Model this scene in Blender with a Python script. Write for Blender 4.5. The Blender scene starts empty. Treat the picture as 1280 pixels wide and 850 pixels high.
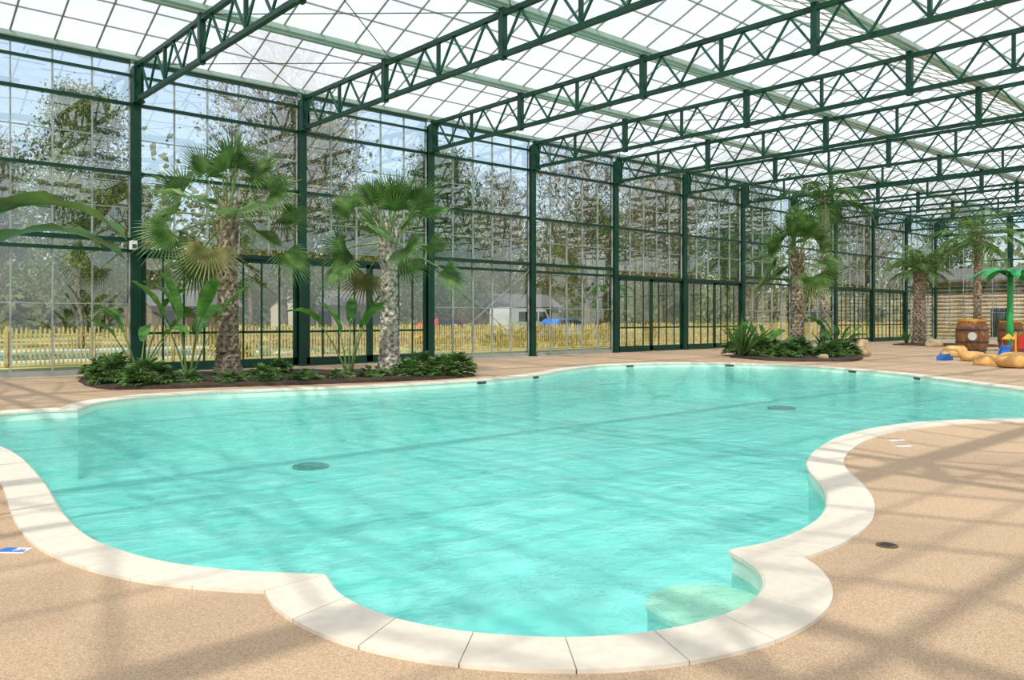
import bpy, bmesh, math, random
from mathutils import Vector, Matrix
random.seed(7)
scene=bpy.context.scene
COL=scene.collection
pi=math.pi

# ------------------------------------------------------------------ materials
def lin(c):
    return tuple(((x/255)/12.92 if x/255<=0.04045 else ((x/255+0.055)/1.055)**2.4) for x in c)
def newmat(name):
    m=bpy.data.materials.new(name); m.use_nodes=True
    nt=m.node_tree; nt.nodes.clear()
    out=nt.nodes.new('ShaderNodeOutputMaterial')
    return m,nt,out
def N(nt,t,**kw):
    n=nt.nodes.new(t)
    for k,v in kw.items():
        setattr(n,k,v)
    return n
def noisecol(nt,c,amt,scale,detail=4,c2=None,coords='Object',stretch=None):
    tc=N(nt,'ShaderNodeTexCoord'); nz=N(nt,'ShaderNodeTexNoise')
    nz.inputs['Scale'].default_value=scale; nz.inputs['Detail'].default_value=detail
    src=tc.outputs[coords]
    if stretch:
        mp=N(nt,'ShaderNodeMapping'); mp.inputs['Scale'].default_value=stretch
        nt.links.new(src,mp.inputs[0]); src=mp.outputs[0]
    nt.links.new(src,nz.inputs['Vector'])
    cr=N(nt,'ShaderNodeValToRGB')
    cr.color_ramp.elements[0].position=.3; cr.color_ramp.elements[1].position=.7
    a=[x*(1-amt) for x in c]; b=[min(1,x*(1+amt)) for x in (c2 or c)]
    cr.color_ramp.elements[0].color=(*a,1); cr.color_ramp.elements[1].color=(*b,1)
    nt.links.new(nz.outputs['Fac'],cr.inputs[0])
    return cr.outputs[0],nz.outputs['Fac'],src
def M(name,rgb,rough=.5,amt=.12,scale=6,metal=0,bump=0,rgb2=None,transl=0,spec=.5,stretch=None):
    m,nt,out=newmat(name)
    c=lin(rgb); c2=lin(rgb2) if rgb2 else None
    col,fac,_=noisecol(nt,c,amt,scale,c2=c2,stretch=stretch)
    p=N(nt,'ShaderNodeBsdfPrincipled')
    p.inputs['Roughness'].default_value=rough; p.inputs['Metallic'].default_value=metal
    p.inputs['Specular IOR Level'].default_value=spec
    nt.links.new(col,p.inputs['Base Color'])
    if bump:
        b=N(nt,'ShaderNodeBump'); b.inputs['Strength'].default_value=bump; b.inputs['Distance'].default_value=.02
        nt.links.new(fac,b.inputs['Height']); nt.links.new(b.outputs[0],p.inputs['Normal'])
    sh=p.outputs[0]
    if transl:
        t=N(nt,'ShaderNodeBsdfTranslucent'); nt.links.new(col,t.inputs['Color'])
        mx=N(nt,'ShaderNodeMixShader'); mx.inputs[0].default_value=transl
        nt.links.new(sh,mx.inputs[1]); nt.links.new(t.outputs[0],mx.inputs[2]); sh=mx.outputs[0]
    nt.links.new(sh,out.inputs[0])
    return m

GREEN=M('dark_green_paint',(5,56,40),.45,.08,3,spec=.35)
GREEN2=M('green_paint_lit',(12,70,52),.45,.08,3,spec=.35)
GUTTER=M('pale_green_aluminium',(150,172,160),.45,.06,3)
ALU=M('aluminium_bar',(150,158,152),.45,.06,3,metal=.1)
BARR=M('roof_bar',(138,144,136),.5,.06,3)
COPING=M('coping_stone',(222,210,190),.75,.06,14,bump=.1)
BASINW=M('basin_wall',(212,232,214),.5,.04,2)
GREY=M('grey_plastic',(60,66,66),.5)
WHITE=M('white_plastic',(235,236,232),.5,.03)
VANW=M('van_paint',(176,178,176),.5,.03)
BLUE=M('blue_plastic',(40,110,190),.5,.05)
SOIL=M('dark_soil',(62,46,34),.95,.35,9,bump=.6)
LEAF=M('leaf_green',(66,106,50),.4,.25,3,rgb2=(110,146,74),transl=.33)
LEAFD=M('leaf_dark',(46,88,38),.4,.25,3,rgb2=(82,122,54),transl=.25)
LEAFY=M('leaf_dry',(120,124,68),.7,.2,4,rgb2=(146,144,86),transl=.3)
PADDLE=M('leaf_paddle',(50,108,46),.3,.2,2,rgb2=(98,150,62),transl=.35,stretch=(1,1,3))
STALK=M('leaf_stalk',(104,128,62),.5,.15,5)
TRUNK1=M('palm_bark_brown',(70,60,46),.95,.4,9,rgb2=(156,142,120),bump=.8)
TRUNK2=M('palm_bark_grey',(78,72,62),.95,.4,10,rgb2=(180,172,156),bump=.8)
BARK=M('tree_bark',(66,58,44),.95,.3,4,rgb2=(98,88,68))
TREEL1=M('tree_leaf_olive',(74,88,42),.8,.3,.8,rgb2=(120,128,64),transl=.33)
TREEL2=M('tree_leaf_green',(48,76,38),.8,.3,.8,rgb2=(84,110,56),transl=.33)
TREEL3=M('tree_leaf_brown',(104,98,58),.8,.3,.8,rgb2=(140,132,84),transl=.33)
FENCE=M('chestnut_wood',(166,140,80),.8,.2,5,rgb2=(198,172,104))
LOG=M('weathered_log',(150,126,98),.9,.3,3,rgb2=(188,166,136),stretch=(1,.3,6))
ROOFT=M('grey_roof',(96,92,88),.8,.2,3)
CREAM=M('cream_wall',(166,156,138),.8,.05,2)
DARKW=M('dark_glass_window',(30,38,42),.1,.05)
ROCK=M('ochre_rock',(202,148,80),.8,.15,3,rgb2=(224,176,108),bump=.2)
ROCKG=M('garden_rock',(160,134,98),.85,.2,3,rgb2=(186,164,128),bump=.4)
BARREL=M('barrel_wood',(112,68,38),.6,.3,3,rgb2=(146,96,58),stretch=(8,8,.5))
YELLOW=M('yellow_paint',(222,166,40),.4,.05)
RED=M('red_paint',(190,48,36),.4,.05)
PLGREEN=M('bright_green_plastic',(36,150,76),.4,.08,3)
GRASS=M('ground_grass',(136,138,78),.95,.2,.5,rgb2=(168,162,106))
BRONZE=M('bronze_drain',(120,96,54),.45,.1,8,metal=.5)
GROUT=M('grout',(150,140,122),.9,.1,8)
RUBBER=M('tyre_rubber',(26,26,28),.8,.1,8)

# deck: fine pebble resin
def deckmat():
    m,nt,out=newmat('resin_pebble_deck')
    tc=N(nt,'ShaderNodeTexCoord')
    vo=N(nt,'ShaderNodeTexVoronoi'); vo.inputs['Scale'].default_value=200
    nt.links.new(tc.outputs['Object'],vo.inputs['Vector'])
    cr=N(nt,'ShaderNodeValToRGB'); e=cr.color_ramp.elements
    e[0].position=0; e[0].color=(*lin((164,134,104)),1)
    e[1].position=1; e[1].color=(*lin((212,184,152)),1)
    x=e.new(.5); x.color=(*lin((191,162,129)),1)
    sp=N(nt,'ShaderNodeSeparateColor'); nt.links.new(vo.outputs['Color'],sp.inputs[0])
    nt.links.new(sp.outputs[0],cr.inputs[0])
    nz=N(nt,'ShaderNodeTexNoise'); nz.inputs['Scale'].default_value=.5; nz.inputs['Detail'].default_value=5
    nt.links.new(tc.outputs['Object'],nz.inputs['Vector'])
    mr=N(nt,'ShaderNodeMapRange'); mr.inputs[1].default_value=.3; mr.inputs[2].default_value=.7; mr.inputs[3].default_value=.92; mr.inputs[4].default_value=1.04
    nt.links.new(nz.outputs['Fac'],mr.inputs[0])
    vm=N(nt,'ShaderNodeVectorMath',operation='SCALE'); nt.links.new(cr.outputs[0],vm.inputs[0]); nt.links.new(mr.outputs[0],vm.inputs['Scale'])
    p=N(nt,'ShaderNodeBsdfPrincipled'); p.inputs['Roughness'].default_value=.75; p.inputs['Specular IOR Level'].default_value=.3
    nt.links.new(vm.outputs[0],p.inputs['Base Color'])
    b=N(nt,'ShaderNodeBump'); b.inputs['Strength'].default_value=.3; b.inputs['Distance'].default_value=.003
    nt.links.new(vo.outputs['Distance'],b.inputs['Height']); nt.links.new(b.outputs[0],p.inputs['Normal'])
    nt.links.new(p.outputs[0],out.inputs[0]); return m
DECK=deckmat()

def watermat(name,c1,c2,mixd):
    m,nt,out=newmat(name)
    tc=N(nt,'ShaderNodeTexCoord')
    mp=N(nt,'ShaderNodeMapping'); mp.inputs['Scale'].default_value=(1.0,1.35,1); mp.inputs['Rotation'].default_value=(0,0,.75)
    nt.links.new(tc.outputs['Object'],mp.inputs[0])
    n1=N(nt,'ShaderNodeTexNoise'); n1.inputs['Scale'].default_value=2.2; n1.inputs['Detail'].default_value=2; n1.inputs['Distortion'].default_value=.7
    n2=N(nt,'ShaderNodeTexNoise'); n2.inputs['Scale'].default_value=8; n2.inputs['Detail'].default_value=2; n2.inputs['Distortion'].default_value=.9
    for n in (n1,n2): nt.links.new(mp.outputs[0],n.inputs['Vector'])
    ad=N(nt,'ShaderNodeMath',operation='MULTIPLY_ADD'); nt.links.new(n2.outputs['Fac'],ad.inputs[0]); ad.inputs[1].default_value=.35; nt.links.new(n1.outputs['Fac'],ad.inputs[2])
    b=N(nt,'ShaderNodeBump'); b.inputs['Strength'].default_value=.42; b.inputs['Distance'].default_value=.05
    nt.links.new(ad.outputs[0],b.inputs['Height'])
    cr=N(nt,'ShaderNodeValToRGB'); e=cr.color_ramp.elements  # caustic and ripple brightness painted into the diffuse colour from the wave noise
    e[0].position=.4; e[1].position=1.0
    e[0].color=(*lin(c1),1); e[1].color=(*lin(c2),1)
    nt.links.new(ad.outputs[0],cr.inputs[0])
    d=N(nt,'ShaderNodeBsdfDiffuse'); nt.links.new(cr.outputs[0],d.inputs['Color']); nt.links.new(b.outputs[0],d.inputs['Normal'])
    t=N(nt,'ShaderNodeBsdfTransparent'); t.inputs[0].default_value=(.76,1,.98,1)
    mx=N(nt,'ShaderNodeMixShader'); mx.inputs[0].default_value=mixd
    nt.links.new(t.outputs[0],mx.inputs[1]); nt.links.new(d.outputs[0],mx.inputs[2])
    g=N(nt,'ShaderNodeBsdfGlossy'); g.inputs['Roughness'].default_value=.03; nt.links.new(b.outputs[0],g.inputs['Normal'])
    fr=N(nt,'ShaderNodeFresnel'); fr.inputs['IOR'].default_value=1.33; nt.links.new(b.outputs[0],fr.inputs['Normal'])
    mu=N(nt,'ShaderNodeMath',operation='MULTIPLY'); nt.links.new(fr.outputs[0],mu.inputs[0]); mu.inputs[1].default_value=.8
    m2=N(nt,'ShaderNodeMixShader'); nt.links.new(mu.outputs[0],m2.inputs[0]); nt.links.new(mx.outputs[0],m2.inputs[1]); nt.links.new(g.outputs[0],m2.inputs[2])
    nt.links.new(m2.outputs[0],out.inputs[0]); return m
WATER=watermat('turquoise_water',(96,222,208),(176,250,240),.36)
WATER2=watermat('outdoor_water',(90,160,172),(130,190,196),.8)
POOLF=M('pool_liner',(190,248,240),.6,.05,1.2)

def glassmat():
    m,nt,out=newmat('clear_glass')
    t=N(nt,'ShaderNodeBsdfTransparent'); t.inputs[0].default_value=(.88,.94,.93,1)
    g=N(nt,'ShaderNodeBsdfGlossy'); g.inputs['Roughness'].default_value=.004; g.inputs['Color'].default_value=(.88,.95,1,1)
    fr=N(nt,'ShaderNodeFresnel'); fr.inputs['IOR'].default_value=1.5
    mu=N(nt,'ShaderNodeMath',operation='MULTIPLY_ADD',use_clamp=True); nt.links.new(fr.outputs[0],mu.inputs[0]); mu.inputs[1].default_value=1.9; mu.inputs[2].default_value=.10
    mx=N(nt,'ShaderNodeMixShader'); nt.links.new(mu.outputs[0],mx.inputs[0])
    nt.links.new(t.outputs[0],mx.inputs[1]); nt.links.new(g.outputs[0],mx.inputs[2])
    nt.links.new(mx.outputs[0],out.inputs[0]); return m
GLASS=glassmat()
def roofglass():
    m,nt,out=newmat('whitened_roof_glass')
    tc=N(nt,'ShaderNodeTexCoord')
    mp=N(nt,'ShaderNodeMapping'); mp.inputs['Scale'].default_value=(1.0,1.2,.0)
    nt.links.new(tc.outputs['Object'],mp.inputs[0])
    fl=N(nt,'ShaderNodeVectorMath',operation='FLOOR'); nt.links.new(mp.outputs[0],fl.inputs[0])
    wn=N(nt,'ShaderNodeTexWhiteNoise'); nt.links.new(fl.outputs[0],wn.inputs['Vector'])
    mr=N(nt,'ShaderNodeMapRange'); mr.inputs[3].default_value=.48; mr.inputs[4].default_value=.66
    nt.links.new(wn.outputs['Value'],mr.inputs[0])
    cr=N(nt,'ShaderNodeMapRange'); cr.inputs[3].default_value=.90; cr.inputs[4].default_value=.66
    nt.links.new(wn.outputs['Value'],cr.inputs[0])
    t=N(nt,'ShaderNodeBsdfTransparent'); t.inputs[0].default_value=(.94,.96,.97,1)
    tl=N(nt,'ShaderNodeBsdfTranslucent'); nt.links.new(cr.outputs[0],tl.inputs[0])
    mx=N(nt,'ShaderNodeMixShader'); nt.links.new(mr.outputs[0],mx.inputs[0]); nt.links.new(t.outputs[0],mx.inputs[1]); nt.links.new(tl.outputs[0],mx.inputs[2])
    nt.links.new(mx.outputs[0],out.inputs[0]); return m
ROOFG=roofglass()

# ------------------------------------------------------------------ mesh builder
class MB:
    def __init__(s): s.v=[];s.f=[];s.m=[]
    def add(s,vs,fs,mi=0):
        o=len(s.v); s.v+= [tuple(v) for v in vs]; s.f+=[tuple(i+o for i in f) for f in fs]; s.m+=[mi]*len(fs)
    def box(s,a,b,mi=0):
        x0,y0,z0=a;x1,y1,z1=b
        s.add([(x0,y0,z0),(x1,y0,z0),(x1,y1,z0),(x0,y1,z0),(x0,y0,z1),(x1,y0,z1),(x1,y1,z1),(x0,y1,z1)],
              [(0,3,2,1),(4,5,6,7),(0,1,5,4),(1,2,6,5),(2,3,7,6),(3,0,4,7)],mi)
    def beam(s,a,b,w,h,mi=0):
        a=Vector(a);b=Vector(b);d=(b-a).normalized()
        up=Vector((0,0,1)) if abs(d.z)<.95 else Vector((0,1,0))
        x=d.cross(up).normalized()*w/2; z=x.cross(d).normalized()*h/2
        vs=[a-x-z,a+x-z,a+x+z,a-x+z,b-x-z,b+x-z,b+x+z,b-x+z]
        s.add(vs,[(0,1,2,3),(4,7,6,5),(0,4,5,1),(1,5,6,2),(2,6,7,3),(3,7,4,0)],mi)
    def tube(s,pts,radii,n=8,mi=0,cap=True):
        pts=[Vector(p) for p in pts]; vs=[];fs=[]
        if not isinstance(radii,(list,tuple)): radii=[radii]*len(pts)
        ref=Vector((.31,.17,.93)).normalized()
        for i,p in enumerate(pts):
            d=(pts[min(i+1,len(pts)-1)]-pts[max(i-1,0)]).normalized()
            if abs(d.dot(ref))>.97: ref=Vector((1,0,0))
            x=d.cross(ref).normalized(); y=d.cross(x)
            for k in range(n):
                a=2*pi*k/n; vs.append(p+(x*math.cos(a)+y*math.sin(a))*radii[i])
        for i in range(len(pts)-1):
            for k in range(n):
                fs.append((i*n+k,i*n+(k+1)%n,(i+1)*n+(k+1)%n,(i+1)*n+k))
        if cap:
            fs.append(tuple(range(n))[::-1]); fs.append(tuple((len(pts)-1)*n+k for k in range(n)))
        s.add(vs,fs,mi)
    def lathe(s,prof,n=24,mi=0,c=(0,0)):
        vs=[];fs=[]
        for r,z in prof:
            for k in range(n):
                a=2*pi*k/n; vs.append((c[0]+r*math.cos(a),c[1]+r*math.sin(a),z))
        for i in range(len(prof)-1):
            for k in range(n): fs.append((i*n+k,i*n+(k+1)%n,(i+1)*n+(k+1)%n,(i+1)*n+k))
        fs.append(tuple(range(n))[::-1]); fs.append(tuple((len(prof)-1)*n+k for k in range(n)))
        s.add(vs,fs,mi)
    def mesh(s,name,mats,smooth=False):
        me=bpy.data.meshes.new(name); me.from_pydata(s.v,[],s.f)
        for m in mats: me.materials.append(m)
        me.polygons.foreach_set('material_index',s.m)
        if smooth: me.polygons.foreach_set('use_smooth',[True]*len(s.f))
        me.update(); return me
    def obj(s,name,mats,parent=None,loc=(0,0,0),smooth=False,**props):
        o=bpy.data.objects.new(name,s.mesh(name,mats,smooth)); COL.objects.link(o)
        o.location=loc
        if parent: o.parent=parent
        for k,v in props.items(): o[k]=v
        return o
def empty(name,loc,label=None,category=None,group=None,kind=None,rotz=0):
    o=bpy.data.objects.new(name,None); COL.objects.link(o); o.location=loc; o.rotation_euler=(0,0,rotz)
    o.empty_display_size=.3
    if label:o['label']=label
    if category:o['category']=category
    if group:o['group']=group
    if kind:o['kind']=kind
    return o
def part(name,me,parent,loc=(0,0,0)):
    o=bpy.data.objects.new(name,me); COL.objects.link(o); o.parent=parent; o.location=loc; return o

# ------------------------------------------------------------------ pool outline
def catmull(P,n=10):
    P=[Vector((p[0],p[1])) for p in P]; out=[]
    for i in range(len(P)-1):
        p0=P[i-1] if i>0 else P[0]*2-P[1]; p1=P[i];p2=P[i+1]; p3=P[i+2] if i+2<len(P) else P[-1]*2-P[-2]
        for k in range(n):
            t=k/n
            out.append(.5*((2*p1)+(-p0+p2)*t+(2*p0-5*p1+4*p2-p3)*t*t+(-p0+3*p1-3*p2+p3)*t**3))
    out.append(P[-1]); return out
S1=[(3.56,14.75),(2.92,14.95),(2.3,14.75),(1.75,13.6),(1.75,12.2),(1.86,10.4),(1.74,8.5),(1.57,7.04),(1.52,6.12),(1.6,5.5),(1.75,5.03),(1.99,4.63),(2.32,4.24)]
S2=[(2.32,4.24),(2.22,3.9),(2.22,3.5),(2.33,3.15),(2.52,2.85),(2.75,2.62),(3.03,2.45),(3.38,2.35),(3.75,2.35),(4.07,2.45),(4.34,2.66),(4.53,2.97)]
S3=[(4.53,2.97),(4.87,2.9),(5.31,2.92),(5.89,3.05),(6.51,3.33),(7.05,3.68),(7.55,4.05),(8.1,4.36),(8.85,4.64),(9.89,4.9),(11.2,4.97),(12.47,4.7),(13.8,3.95),(15.12,3.2),(16.54,2.95),(17.9,3.6),(19.13,5.3),(20.9,7.5),(22.9,10.2),(23.8,13.1),(23.2,15.7),(21.8,16.95),(19.64,17.45),(17.3,16.85),(15.45,15.95),(13.7,15.4),(11.63,15.25),(9.2,15.5),(7.3,16.15),(5.5,16.4),(4.25,15.85),(3.56,14.75)]
segs=[catmull(S1),catmull(S2),catmull(S3)]
def offset(P,d):
    out=[]
    for i,p in enumerate(P):
        a=P[max(i-1,0)];b=P[min(i+1,len(P)-1)]
        t=(b-a).normalized(); out.append(p+Vector((-t.y,t.x))*d)
    return out
def area(P): return sum(P[i].x*P[(i+1)%len(P)].y-P[(i+1)%len(P)].x*P[i].y for i in range(len(P)))/2
full=[p for s in segs for p in s[:-1]]
sign=-1 if area(full)>0 else 1
offs=[offset(s,sign*w_) for s,w_ in zip(segs,(.31,.35,.34))]
def isect(a,b,c,d):
    r=b-a;s=d-c;den=r.x*s.y-r.y*s.x
    if abs(den)<1e-12: return None
    t=((c-a).x*s.y-(c-a).y*s.x)/den; u=((c-a).x*r.y-(c-a).y*r.x)/den
    return a+r*t if 0<=t<=1 and 0<=u<=1 else None
def trim(A,B):
    for i in range(len(A)-2,max(-1,len(A)-60),-1):
        for j in range(0,min(60,len(B)-1)):
            x=isect(A[i],A[i+1],B[j],B[j+1])
            if x is not None: return A[:i+1]+[x],[x]+B[j+1:]
    mid=(A[-1]+B[0])/2
    return A+[mid],[mid]+B
for i in range(3):
    offs[i],offs[(i+1)%3]=trim(offs[i],offs[(i+1)%3])
def resample(P,n):
    L=[0]
    for i in range(1,len(P)): L.append(L[-1]+(P[i]-P[i-1]).length)
    out=[];j=0
    for k in range(n+1):
        t=L[-1]*k/n
        while j<len(P)-2 and L[j+1]<t: j+=1
        q=(t-L[j])/max(1e-9,L[j+1]-L[j]); out.append(P[j].lerp(P[j+1],q))
    return out,L[-1]
ins=[];outs=[];stones=[]
for s,o in zip(segs,offs):
    _,ln=resample(s,4); ns=max(2,round(ln/.42)); sub=5
    a,_=resample(s,ns*sub); b,_=resample(o,ns*sub)
    for k in range(ns): stones.append((a[k*sub:k*sub+sub+1],b[k*sub:k*sub+sub+1]))
    ins+=a[:-1]; outs+=b[:-1]
ZC=.02;ZW=-.13;ZF=-1.15
pool=empty('swimming_pool',(10,10,0),'free-form turquoise swimming pool with scalloped cream stone coping','swimming pool')
PO=Vector((10,10,0))
def L2(p,z): return (p.x-PO.x,p.y-PO.y,z)
mb=MB()
for a,b in stones:
    g=.003
    def sh(P):
        P=list(P); d=(P[1]-P[0]); 
        P[0]=P[0]+d.normalized()*g; d=(P[-2]-P[-1]); P[-1]=P[-1]+d.normalized()*g; return P
    a=sh(a);b=sh(b);n=len(a)
    vs=[];fs=[]
    for i in range(n):
        d=(b[i]-a[i]).normalized()
        for q,z in ((a[i]-d*.0,ZC-.06),(a[i]-d*.02,ZC-.045),(a[i]-d*.02,ZC-.015),(a[i]-d*.0,ZC),(b[i],ZC),(b[i],ZC-.06)):
            vs.append(L2(q,z))
    for i in range(n-1):
        for k in range(5): fs.append((i*6+k,i*6+k+1,(i+1)*6+k+1,(i+1)*6+k))
    fs.append((0,1,2,3,4,5)[::-1]); e=(n-1)*6; fs.append((e,e+1,e+2,e+3,e+4,e+5))
    mb.add(vs,fs,0)
n=len(ins)
vs=[L2(p,ZC-.004) for p in ins]+[L2(p,ZC-.004) for p in outs]
mb.add(vs,[(i,(i+1)%n,n+(i+1)%n,n+i) for i in range(n)],1)
mb.obj('coping',[COPING,GROUT],pool,label='cream stone coping blocks with fine joints')
# basin
mb=MB()
vs=[L2(p,ZC-.03) for p in ins]+[L2(p,ZW-.06) for p in ins]+[L2(p,ZF) for p in ins]
mb.add(vs,[(i,(i+1)%n,n+(i+1)%n,n+i) for i in range(n)],0)
mb.add(vs,[(n+i,n+(i+1)%n,2*n+(i+1)%n,2*n+i) for i in range(n)],1)
me=mb.mesh('basin',[BASINW,POOLF])
bm=bmesh.new(); bm.from_mesh(me)
def fillloop(bm,pts,z,mi):
    vv=[bm.verts.new(L2(p,z)) for p in pts]; ee=[bm.edges.new((vv[i],vv[(i+1)%len(vv)])) for i in range(len(vv))]
    r=bmesh.ops.triangle_fill(bm,use_beauty=True,edges=ee)
    for g_ in r['geom']:
        if isinstance(g_,bmesh.types.BMFace): g_.material_index=mi
fillloop(bm,ins,ZF,1); bm.to_mesh(me); bm.free()
part('basin',me,pool)
me=bpy.data.meshes.new('water_surface'); bm=bmesh.new(); fillloop(bm,ins,ZW,0)
for fc in bm.faces:
    if fc.normal.z<0: fc.normal_flip()
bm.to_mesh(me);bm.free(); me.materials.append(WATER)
o=part('water_surface',me,pool); o['label']='rippled turquoise water'
mb=MB()
mb.lathe([(.35,-1.1),(.35,-.2)],40,1,(4.0-10,2.78-10))
mb.lathe([(.36,-.2),(.36,-.17),(.34,-.155),(0.01,-.15)],40,0,(4.0-10,2.78-10))
mb.obj('step',[M('step_stone',(255,248,212),.7,.04,9),POOLF],pool,label='rounded pale underwater entry step')
for px,py in ((12.6,15.27),(20.6,17.3),(23.35,15.4),(21.9,8.9),(14.8,15.72),(23.3,11.2)):
    best=min(range(n),key=lambda i:(ins[i]-Vector((px,py))).length)
    t=(ins[(best+1)%n]-ins[best-1]).normalized(); inw=Vector((-t.y,t.x))*(-sign)
    c=ins[best]+inw*.012
    mb=MB(); mb.beam((c.x-t.x*.14-10,c.y-t.y*.14-10,-.065),(c.x+t.x*.14-10,c.y+t.y*.14-10,-.065),.02,.055,0)
    mb.obj('wall_inlet',[GREY],pool)
DG=M('dark_grate',(4,40,44),.6,.1)
for px,py,r,z in ((6.95,13.2,.32,ZF),(21.8,12.6,.40,ZF)):
    mb=MB(); mb.lathe([(r,z),(r,z+.03),(r*.8,z+.05),(.02,z+.05)],24,0,(px-10,py-10)); mb.obj('floor_grate',[DG],pool)

# ------------------------------------------------------------------ floor
WY=23.8; X0=7.17; SP=5.0; XE=X0+SP*11
me=bpy.data.meshes.new('floor'); bm=bmesh.new()
rect=[Vector(p) for p in ((-18,-13),(XE+.3,-13),(XE+.3,WY+.2),(-18,WY+.2))]
ees=[]
for loop in (rect,outs):
    vv=[bm.verts.new((p.x,p.y,0)) for p in loop]; ees+=[bm.edges.new((vv[i],vv[(i+1)%len(vv)])) for i in range(len(vv))]
bmesh.ops.triangle_fill(bm,use_beauty=True,edges=ees)
for fc in bm.faces:
    if fc.normal.z<0: fc.normal_flip()
bm.to_mesh(me);bm.free(); me.materials.append(DECK)
o=bpy.data.objects.new('floor',me); COL.objects.link(o); o['kind']='structure'; o['label']='beige pebble resin pool deck'
mb=MB()
B=160
for a,b in (((-B,WY+.2),(B,B)),((-B,-B),(B,-13)),((-B,-13),(-18,WY+.2)),((XE+.3,-13),(B,WY+.2))):
    mb.add([(a[0],a[1],-.02),(b[0],a[1],-.02),(b[0],b[1],-.02),(a[0],b[1],-.02)],[(0,1,2,3)])
mb.obj('ground',[GRASS],kind='structure',label='dry sandy grass outside the glass hall')

# ------------------------------------------------------------------ columns
HC=8.4
mb=MB(); q=.13
mb.box((-q,-q,.03),(q,-q+.03,HC)); mb.box((-q,q-.03,.03),(q,q,HC)); mb.box((-.015,-q+.03,.03),(.015,q-.03,HC))
mb.box((-.18,-.18,0),(.18,.18,.04))
me_col=mb.mesh('column_post',[GREEN])
mb=MB(); mb.box((-.14,-.4,7.4),(.14,-q,7.47)); mb.box((-.13,-.34,7.47),(-.1,-q,HC)); mb.box((.1,-.34,7.47),(.13,-q,HC))
me_brk=mb.mesh('column_bracket',[GREEN])
def column(loc,rot=0):
    e=empty('steel_column',loc,'tall dark green steel H-section column against the glazed wall','column','steel columns of the glass hall',rotz=rot)
    part('post',me_col,e); part('bracket',me_brk,e)
    return e
for i in range(-1,12): column((X0+SP*i,WY-.05,0))
for k in range(1,3): column((XE+.0,WY-.05-4.9*k,0),-pi/2)

# ------------------------------------------------------------------ trusses
NB=7; TL=4.9*NB
def truss():
    mbT=MB();mbB=MB();mbW=MB()
    zb,zt=7.5,8.44
    mbT.box((-.06,-TL,zt-.055),(.06,-.2,zt+.055)); mbB.box((-.06,-TL,zb-.055),(.06,-.2,zb+.055))
    posts=[]
    p0=MB(); p0.box((-.08,-.36,zb-.08),(.08,-.22,zt+.1)); posts.append((p0.mesh('truss_post',[GREEN]),0))
    pa=MB(); pa.box((-.075,-.075,zb-.1),(.075,.075,zt+.14)); pa=pa.mesh('truss_post',[GREEN])
    pc=MB(); pc.box((-.04,-.04,zb),(.04,.04,zt)); pc=pc.mesh('truss_post',[GREEN])
    for b in range(NB):
        y0=-b*4.9
        if b: posts.append((pa,y0))
        posts.append((pc,y0-2.45))
        k=8; dy=4.9/k
        for j in range(k):
            ya=y0-j*dy; yb=ya-dy
            if b==0 and j==0: ya=-.3
            za,zz=(zb+.05,zt-.05) if j%2==0 else (zt-.05,zb+.05)
            mbW.beam((0,ya,za),(0,yb,zz),.05,.05)
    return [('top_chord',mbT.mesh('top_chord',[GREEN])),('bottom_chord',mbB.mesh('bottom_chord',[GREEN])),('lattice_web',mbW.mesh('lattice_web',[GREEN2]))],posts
TM,TP=truss()
for i in range(-3,12):
    e=empty('roof_truss',(X0+SP*i,WY,0),'dark green steel lattice roof truss with zigzag web','roof truss','roof trusses of the glass hall')
    for nm,m in TM: part(nm,m,e)
    for m,y in TP: part('truss_post',m,e,(0,y,0))

# ------------------------------------------------------------------ gutters and roof
XA=-14; 
GY=[WY-4.9*k for k in range(NB+1)]
mb=MB(); L=XE-XA
mb.box((0,-.11,-.02),(L,.11,.02)); mb.box((0,-.13,.0),(L,-.10,.12)); mb.box((0,.10,.0),(L,.13,.12)); mb.box((0,-.07,-.08),(L,.07,-.02))
mg=mb.mesh('roof_gutter',[GUTTER])
for y in GY:
    o=bpy.data.objects.new('roof_gutter',mg); COL.objects.link(o); o.location=(XA,y,8.64)
    o['label']='long pale green aluminium roof gutter on the trusses'; o['category']='gutter'; o['group']='roof gutters'
mb=MB()
zr=8.77; rh=1.0; nx=int(L)
for k in range(NB):
    ya=GY[k]-.10; yb=GY[k+1]+.10; ym=(ya+yb)/2
    for (p,q) in ((ya,ym),(yb,ym)):
        mb.add([(XA,p,zr),(XE,p,zr),(XE,q,zr+rh),(XA,q,zr+rh)],[(0,1,2,3)],0)
        for j in range(nx+1):
            x=XA+j+.17; mb.beam((x,p,zr-.01),(x,q,zr+rh-.01),.04,.05,1)
        for u in (.36,.7):
            m_=p+(q-p)*u; mb.beam((XA,m_,zr+rh*u-.01),(XE,m_,zr+rh*u-.01),.03,.04,1)
    mb.box((XA,ym-.05,zr+rh-.06),(XE,ym+.05,zr+rh+.04),2)
    mb.add([(XE,ya,zr),(XE,yb,zr),(XE,ym,zr+rh)],[(0,1,2)],0)
mb.obj('ceiling',[ROOFG,BARR,GUTTER],kind='structure',label='whitened glass greenhouse roof in small gables')
for i in (0,3,6,9):
    e=empty('roof_bracing',(X0+SP*i,WY,0),'thin crossed steel bracing rods between roof trusses','bracing rod','roof bracing rods')
    for k in range(3):
        for a,b in ((0,5),(5,0)):
            mb=MB(); mb.tube([(a,-k*4.9-.3,8.47+a*.004),(b,-(k+1)*4.9,8.47+a*.004)],.013,5); mb.obj('rod',[GREEN],e)

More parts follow.
